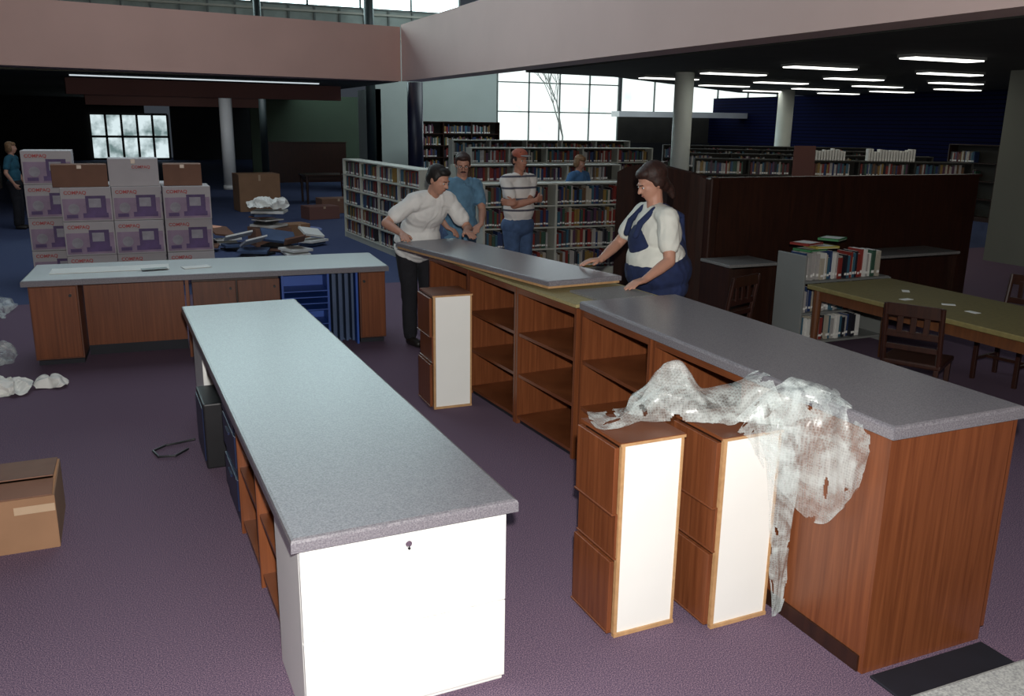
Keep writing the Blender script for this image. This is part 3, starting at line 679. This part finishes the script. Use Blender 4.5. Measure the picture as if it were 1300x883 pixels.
for k in range(4):
    o=MB().box((0,0,0),(.06,.10,.002),M['paper']).obj('paper_slip'); o.location=(5.85+.07*k*(1 if k%2 else -.6),4.6+.28*k,.742); o.rotation_euler=(0,0,k*.8); tag(o,'small white paper slip on the reading table','paper','slips on the reading table')
def lowpart(loc,w,h,label):
    e=thing('wood_partition',label,'partition',loc); part(e,'panel',(0,0,h/2),(w,.08,h),M['chairwood']); part(e,'top_cap',(0,0,h),(w+.04,.12,.03),M['wooddark'])
lowpart((5.7,31,0),2.7,1.35,'low dark wood partition in the far reading area')
lowpart((9.0,30.5,0),3.0,1.35,'low dark wood partition in the far reading area')
bookshelf((-7,30,0),0,3.5,1.9,5,4,'tall dark bookshelf deep in the hall','stuff','',seed=21,m=M['wooddark'])
chair((5.2,22.3,0),2.5,'dark wooden chair among unpacked furniture')
# ------------------------------------------------------------------ people
def remeshed(b,vox,name,m,parent,smooth=2,label=None,wr=0.):
    me=b.mesh('tmp'); o=bpy.data.objects.new('tmp',me); COL.objects.link(o)
    md=o.modifiers.new('r','REMESH'); md.mode='VOXEL'; md.voxel_size=vox
    sm=o.modifiers.new('s','SMOOTH'); sm.iterations=smooth; sm.factor=.5
    bpy.context.view_layer.update()
    me2=bpy.data.meshes.new_from_object(o.evaluated_get(bpy.context.evaluated_depsgraph_get())); bpy.data.objects.remove(o)
    if wr:
        ns=[v.normal.copy() for v in me2.vertices]
        for v,n in zip(me2.vertices,ns):
            q=V((v.co.x*9,v.co.y*9,v.co.z*6)); q+=V((noise.noise(q),noise.noise(q+V((4,4,4))),0))
            v.co+=n*wr*(1.2-2.6*abs(noise.noise(q)))
    me2.materials.clear(); me2.materials.append(m); me2.polygons.foreach_set('use_smooth',[True]*len(me2.polygons))
    q=bpy.data.objects.new(name,me2); COL.objects.link(q)
    if parent: q.parent=parent
    if label: q['label']=label
    return q
def ik(s,w,l1,l2,pole):
    dv=w-s; L=min(dv.length,(l1+l2)*.995); dn=dv.normalized(); w=s+dn*L
    a=(l1*l1-l2*l2+L*L)/(2*L); hh=math.sqrt(max(l1*l1-a*a,0)); pn=(pole-dn*pole.dot(dn)).normalized()
    return s+dn*a+pn*hh,w
def hand(b,w,dr,nrm,th,curl,k=1.):
    dr=dr.normalized(); nrm=(nrm-dr*nrm.dot(dr)).normalized(); s=(th-dr*th.dot(dr)-nrm*th.dot(nrm)).normalized()
    for i in range(4):
        o=(.027-.018*i)*k; kn=w+dr*(.082-.004*abs(i-1))*k+s*o
        b.cap(w+s*o*.5,.018*k,kn,.0125*k)
        a=.15; p=kn; Ls=[(.036,.024,.019),(.041,.027,.02),(.037,.025,.019),(.029,.019,.017)][i]
        for j,l in enumerate(Ls):
            a+=curl*(.8 if j else 1.)
            q=p+(dr*math.cos(a)-nrm*math.sin(a)+s*(.10-.07*i))*l*k; b.cap(p,(.0098-.0008*j)*k,q,(.0090-.0008*j)*k); p=q
    p=w+dr*.025*k+s*.024*k; q=p+(s*.75+dr*.65-nrm*.25)*.04*k; b.cap(p,.014*k,q,.011*k); b.cap(q,.011*k,q+(s*.25+dr*.9-nrm*.35)*.032*k,.009*k)
def person(label,base,face,H,lean=0.,girth=1.,lh=None,rh=None,lhd=None,rhd=None,lpole=None,rpole=None,hyaw=0.,hpitch=0.,skin='skin',hair='hairblack',hairstyle='short',top='tee',sleeve='short',bottom='trouser',step=.0,overall=False,glasses=False,cap=False,moust=False,vox=.0075,side=0.,curl=.35,loose=0.):
    e=thing('person',label,'person',(base[0],base[1],0))
    k=H/1.75; Z=V((0,0,1)); F=V((math.sin(face),-math.cos(face),0)); Lf=Z.cross(F)
    O=V((base[0],base[1],0))
    loc=lambda p: V(p)-O
    pel=V((0,0,.95*k))-F*lean*.25; nk=pel+F*(lean)+Lf*side+Z*math.sqrt(max((.53*k)**2-lean**2-side**2,.05))
    U=(nk-pel).normalized(); FF=(F-U*F.dot(U)).normalized(); R3=Matrix((Lf,FF,U)).transposed()
    shl=nk+Lf*.185*k*(.6+.4*girth)-U*.045*k; shr=nk-Lf*.185*k*(.6+.4*girth)-U*.045*k
    hF=(Matrix.Rotation(hyaw,3,'Z')@F); hL=Z.cross(hF); hU=(Z*math.cos(hpitch)+hF*math.sin(hpitch)); hF=(hF*math.cos(hpitch)-Z*math.sin(hpitch))
    hc=nk+U*.07*k+Z*.10*k+F*.02*k+F*lean*.1
    HR=Matrix((hL,hF,hU)).transposed()
    hp=lambda x,y,z: hc+(hL*x+hF*y+hU*z)*k
    hipl=pel+Lf*.09*k-Z*.03; hipr=pel-Lf*.09*k-Z*.03
    anl=Lf*.10*k-F*step*.5+Z*.08; anr=-Lf*.10*k+F*step*.5+Z*.08
    knl=(hipl+anl)/2+F*.03; knr=(hipr+anr)/2+F*.03
    l1,l2=.30*k,.26*k
    def arm(s,t,pole,sgn):
        if t is None: t=s-Z*.50*k+F*.10*k+Lf*sgn*.06
        else: t=loc(t)
        return ik(s,t,l1,l2,pole if pole is not None else (-F*.6+Lf*sgn*.7-Z*.3))
    ell_,wl=arm(shl,lh,lpole,1); elr,wr=arm(shr,rh,rpole,-1)
    dl=V(lhd).normalized() if lhd is not None else (wl-ell_).normalized(); dr_=V(rhd).normalized() if rhd is not None else (wr-elr).normalized()
    g=girth; SK=M['skin']
    def torso(b,a):
        b.ell(pel+U*.36*k,((.165*g+a)*k,(.105*g+a)*k,(.17+a)*k),SK,R3,3)
        b.ell(pel+U*.17*k+FF*.01*(g*3-2),((.150*g*g**.5+a)*k,(.105*g*g+a)*k,.19*k),SK,R3,3)
        b.ell(pel+U*.0,((.16*g+a)*k,(.115*g+a)*k,(.12)*k),SK,R3,3)
        b.cap(shl-Lf*.02,(.055+a)*k,nk+Lf*.03-U*.025*k,(.055+a)*k,SK); b.cap(shr+Lf*.02,(.055+a)*k,nk-Lf*.03-U*.025*k,(.055+a)*k,SK)
    b=MB(); torso(b,0)
    b.cap(nk-U*.03,.060*k,hc-hU*.03*k-hF*.01,.054*k,SK)
    for s,el,w in ((shl,ell_,wl),(shr,elr,wr)):
        b.cap(s,.052*k*(.5+.5*g),el,.040*k,SK); b.cap(el,.041*k,el.lerp(w,.35),.040*k,SK); b.cap(el.lerp(w,.35),.040*k,w,.025*k,SK)
    for h_,kn,an in ((hipl,knl,anl),(hipr,knr,anr)):
        b.cap(h_,.085*k*(.5+.5*g),kn,.055*k,SK); b.cap(kn,.055*k,kn.lerp(an,.35),.055*k,SK); b.cap(kn.lerp(an,.35),.055*k,an,.038*k,SK); b.cap(an-Z*.035,.035*k,an-Z*.04+F*.13,.03*k,SK)
    nrm=Z if (lh is not None or rh is not None) else None
    if cap: nrm=F
    hand(b,wl,dl,nrm or Lf,(-Lf if nrm and not cap else (Z if cap else F)),curl,k); hand(b,wr,dr_,nrm or -Lf,(Lf if nrm and not cap else (Z if cap else F)),curl,k)
    E=lambda x,y,z,rx,ry,rz: b.ell(hp(x,y,z),(rx*k,ry*k,rz*k),SK,HR,3)
    E(0,-.012,.035,.074,.094,.085); E(0,.018,-.02,.062,.075,.085); E(0,.045,-.075,.036,.036,.032); E(0,.01,-.06,.052,.055,.04)
    E(.032,.062,-.012,.022,.018,.02); E(-.032,.062,-.012,.022,.018,.02); E(0,.078,.030,.045,.016,.012)
    b.cap(hp(0,.086,.018),.008*k,hp(0,.108,-.018),.0125*k,SK); E(.011,.094,-.020,.009,.010,.008); E(-.011,.094,-.020,.009,.010,.008)
    E(0,.083,-.047,.022,.012,.007); E(0,.081,-.057,.020,.012,.007)
    E(.075,-.012,-.002,.010,.018,.030); E(-.075,-.012,-.002,.010,.018,.030)
    body=remeshed(b,vox,'body',M[skin],e)
    for s in (1,-1):
        MB().ell(hp(.030*s,.081,.008),(.013*k,.007*k,.007*k),M['eyew'],HR).ell(hp(.030*s,.087,.008),(.006*k,.004*k,.006*k),M['eyed'],HR).obj('eye',e,True)
        MB().cap(hp(.015*s,.093,.028),.004*k,hp(.045*s,.084,.028),.003*k,M[hair]).obj('eyebrow',e,True)
    MB().ell(hp(0,.090,-.052),(.021*k,.006*k,.005*k),M['lip'],HR).obj('mouth',e,True)
    if moust: MB().cap(hp(0,.096,-.038),.009*k,hp(.024,.088,-.044),.006*k,M[hair]).cap(hp(0,.096,-.038),.009*k,hp(-.024,.088,-.044),.006*k,M[hair]).obj('moustache',e,True)
    if glasses:
        q=MB()
        for s in (1,-1):
            for i in range(12):
                a0,a1=i*math.pi/6,(i+1)*math.pi/6; q.cap(hp(.032*s+.022*math.cos(a0),.101,.006+.018*math.sin(a0)),.0022,hp(.032*s+.022*math.cos(a1),.101,.006+.018*math.sin(a1)),.0022,M['black'],6)
            q.cap(hp(.054*s,.10,.01),.0022,hp(.077*s,0,.01),.0022,M['black'],6)
        q.cap(hp(-.01,.103,.012),.0022,hp(.01,.103,.012),.0022,M['black'],6); q.obj('eyeglasses',e)
    b=MB(); E=lambda x,y,z,rx,ry,rz: b.ell(hp(x,y,z),(rx*k,ry*k,rz*k),M[hair],HR,3)
    E(0,-.028,.055,.081,.092,.078); E(0,-.05,.01,.077,.066,.075); E(0,.03,.092,.062,.052,.030)
    if hairstyle=='short': E(.066,-.002,.03,.013,.03,.035); E(-.066,-.002,.03,.013,.03,.035)
    if hairstyle=='long':
        E(0,.026,.092,.070,.058,.038); E(0,-.035,.062,.090,.100,.088)
        E(.068,-.030,.02,.020,.045,.055); E(-.068,-.030,.02,.020,.045,.055); E(0,-.078,-.02,.062,.045,.07)
        b.cap(hp(0,-.095,-.04),.036*k,hp(0,-.115,-.10),.032*k,M[hair]); b.cap(hp(0,-.115,-.10),.032*k,hp(.01,-.115,-.15),.014*k,M[hair])
    if hairstyle=='bob': E(.07,-.01,-.01,.022,.055,.075); E(-.07,-.01,-.01,.022,.055,.075); E(0,-.07,-.03,.07,.045,.075); E(0,.055,.07,.06,.035,.025)
    remeshed(b,.008,'hair',M[hair],e,1,wr=.004)
    if cap:
        b=MB(); b.ell(hp(0,-.008,.072),(.085*k,.102*k,.068*k),M['capred'],HR,3); q=remeshed(b,.008,'baseball_cap',M['capred'],e,1)
        b=MB(); b.ell(hp(0,.105,.062),(.062*k,.062*k,.010*k),M['capgrey'],HR,3); z=b.obj('cap_brim',q,True)
    b=MB(); torso(b,.016+loose*.4)
    for s,el,w in ((shl,ell_,wl),(shr,elr,wr)):
        if sleeve=='short': e2=s.lerp(el,.62); b.cap(s,.062*k*(.5+.5*g),e2,(.060+loose*.3)*k*(.6+.4*g),SK)
        else: b.cap(s,.064*k,el,.052*k,SK); b.cap(el,.052*k,el.lerp(w,.93),.038*k,SK)
    if loose: b.ell(pel+U*.10-Z*.05+FF*.03,((.17*g+loose)*k,(.14*g+loose)*k,.2*k),SK,R3,3); b.ell(pel-Z*.06+FF*.02,((.18*g+loose*.6)*k,(.14*g+loose*.6)*k,.10*k),SK,R3,3)
    elif not overall: b.ell(pel-U*.05,(.168*g*k,.125*g*k,.08*k),SK,R3,3)
    remeshed(b,.010,'shirt',M[top],e,2,wr=.006 if top!='stripe' else .004)
    if top=='denim': MB().cap(nk+Lf*.05,.02,nk+FF*.07-U*.02,.018,M[top]).cap(nk-Lf*.05,.02,nk+FF*.07-U*.02,.018,M[top]).obj('collar',e,True)
    b=MB(); b.ell(pel-Z*.02,((.17*g+.02)*k,(.125*g+.02)*k,.13*k),SK,R3,3)
    for h_,kn,an in ((hipl,knl,anl),(hipr,knr,anr)):
        b.cap(h_,.10*k*(.5+.5*g),kn,.072*k,SK); b.cap(kn,.072*k,an+Z*.02,.060*k,SK)
    if overall:
        b.ell(pel+U*.10*k+FF*.008,((.155*g*g**.5+.034)*k,(.112*g*g+.032)*k,.18*k),SK,R3,3)
        b.ell(pel+U*.30*k+FF*.075*k*g,(.135*k,.080*k*g,.15*k),SK,R3,3)
        b.ell(pel+U*.20*k-FF*.070*k*g,(.12*k,.085*k*g,.17*k),SK,R3,3)
    remeshed(b,.010,'trousers' if not overall else 'overalls',M[bottom],e,2,wr=.006)
    if overall:
        for s in (1,-1):
            q=MB(); P=[pel+U*.38*k+FF*.145*k*g+Lf*.08*s*k,pel+U*.46*k+FF*.115*k*g+Lf*.09*s*k,pel+U*.535*k+FF*.05*k+Lf*.095*s*k,pel+U*.55*k-FF*.03*k+Lf*.09*s*k,pel+U*.46*k-FF*.125*k*g+Lf*.065*s*k,pel+U*.33*k-FF*.135*k*g+Lf*.03*s*k,pel+U*.20*k-FF*.145*k*g+Lf*.01*s*k]
            for a,c in zip(P[:-1],P[1:]): q.cap(a,.023,c,.023,M[bottom],8)
            q.obj('strap',e,True)
    for an in (anl,anr):
        q=MB(); q.cap(an-Z*.04,.045*k,an-Z*.045+F*.15*k,.036*k,M['shoe']); sh=q.obj('shoe',e,True)
        for v in sh.data.vertices: v.co.z=max(v.co.z,0.0)
    return e
rad=math.radians
person('person in white t-shirt and dark trousers leaning on a loose countertop',(2.48,7.96),rad(12),1.84,lean=.36,lh=(2.76,7.42,1.14),rh=(2.16,7.40,1.14),lhd=(.1,-1,-.12),rhd=(-.1,-1,-.12),hyaw=rad(25),hpitch=.4,curl=.1,hair='hairblack',loose=.035)
person('person in pale blue shirt and glasses standing at the counter end',(3.24,8.9),rad(8),1.76,lean=.05,lh=(3.34,8.52,1.07),rh=(2.98,8.56,1.04),lhd=(-.7,-.5,-.3),rhd=(.6,-.8,-.3),hyaw=rad(-25),hpitch=.3,top='denim',sleeve='short',hair='hairbrown',glasses=True,moust=True,bottom='jeans',loose=.012)
person('person in striped shirt, jeans and orange cap, arms crossed',(4.10,9.3),rad(15),1.78,girth=1.12,lh=(3.95,9.07,1.22),rh=(4.21,9.03,1.26),lhd=(-1,.25,.15),rhd=(1,.45,.1),lpole=V((.7,0,-.8)),rpole=V((-.7,0,-.8)),hpitch=.05,top='stripe',bottom='jeans',cap=True,hair='hairbrown',skin='skin2')
person('person in cream t-shirt and navy overalls beside the tall counter',(3.49,5.36),rad(-99),1.80,lean=.07,girth=1.32,lh=(3.13,4.97,1.085),rh=(3.14,5.60,1.13),lhd=(-1,-.25,-.12),rhd=(-1,.1,-.02),lpole=V((1,-.1,-.5)),rpole=V((.3,1,-.6)),hpitch=.42,top='teeg',bottom='overall',overall=True,hair='hairbrown',hairstyle='long',curl=.15,hyaw=rad(4))
person('person in a blue top with short blonde hair behind bookshelves',(6.45,12.3),rad(20),1.60,top='bluetop',hair='hairblond',hairstyle='bob',vox=.012,hpitch=.3)
person('person in a teal top and dark trousers beside the cartons',(-2.0,19.1),rad(75),1.60,top='teal',hair='hairblond',hairstyle='bob',vox=.012)
# ------------------------------------------------------------------ lights
def area(name,loc,size,sy,en,col,rot=(0,0,0)):
    l=bpy.data.lights.new(name,'AREA'); l.shape='RECTANGLE'; l.size=size; l.size_y=sy; l.energy=en; l.color=col
    o=bpy.data.objects.new(name,l); COL.objects.link(o); o.location=loc; o.rotation_euler=rot; return o
l=bpy.data.lights.new('flash','POINT'); l.energy=900; l.shadow_soft_size=.03; l.color=(1,.98,.94); o=bpy.data.objects.new('flash',l); COL.objects.link(o); o.location=(.03,-.02,2.26)
area('skylight',(1.2,13,7.5),6,8,240,(.80,.92,1.))
area('window_glow',(12.8,25.0,2.9),4,2,60,(.8,.93,1.),(rad(-90),0,0))
area('wall_fill',(10,22,6),5,4,200,(.85,.97,1.),(rad(20),0,0))  # added fill lamp, lifts the grey wall beside the tall window
area('column_fill',(2.5,25.5,2.4),3,.6,14,(.9,.95,1.),(rad(80),0,0))  # added fill lamp, brightens the pale column in the far hall
for i,(x,y) in enumerate(((12,12),(15,16))): area('fluorescent_glow_%d'%i,(x,y,2.85),3,3,10,(1,.95,.8))
for i,(p,t,en,a) in enumerate((((3.5,12.0,6.5),(.9,16.4,0),2600,6),((4.0,12.5,6.5),(3.1,17.6,0),2200,5),((-4,11,6),(-2.6,13.6,0),1200,8))):
    l=bpy.data.lights.new('sun_patch_%d'%i,'SPOT'); l.energy=en; l.spot_size=rad(a); l.spot_blend=.1; l.color=(.85,.93,1)
    o=bpy.data.objects.new('sun_patch_%d'%i,l); COL.objects.link(o); o.location=p; o.rotation_euler=(V(t)-V(p)).to_track_quat('-Z','Y').to_euler()
w=bpy.data.worlds.new('world'); S.world=w; w.use_nodes=True; bg=w.node_tree.nodes['Background']; bg.inputs[0].default_value=(.7,.82,1,1); bg.inputs[1].default_value=.05
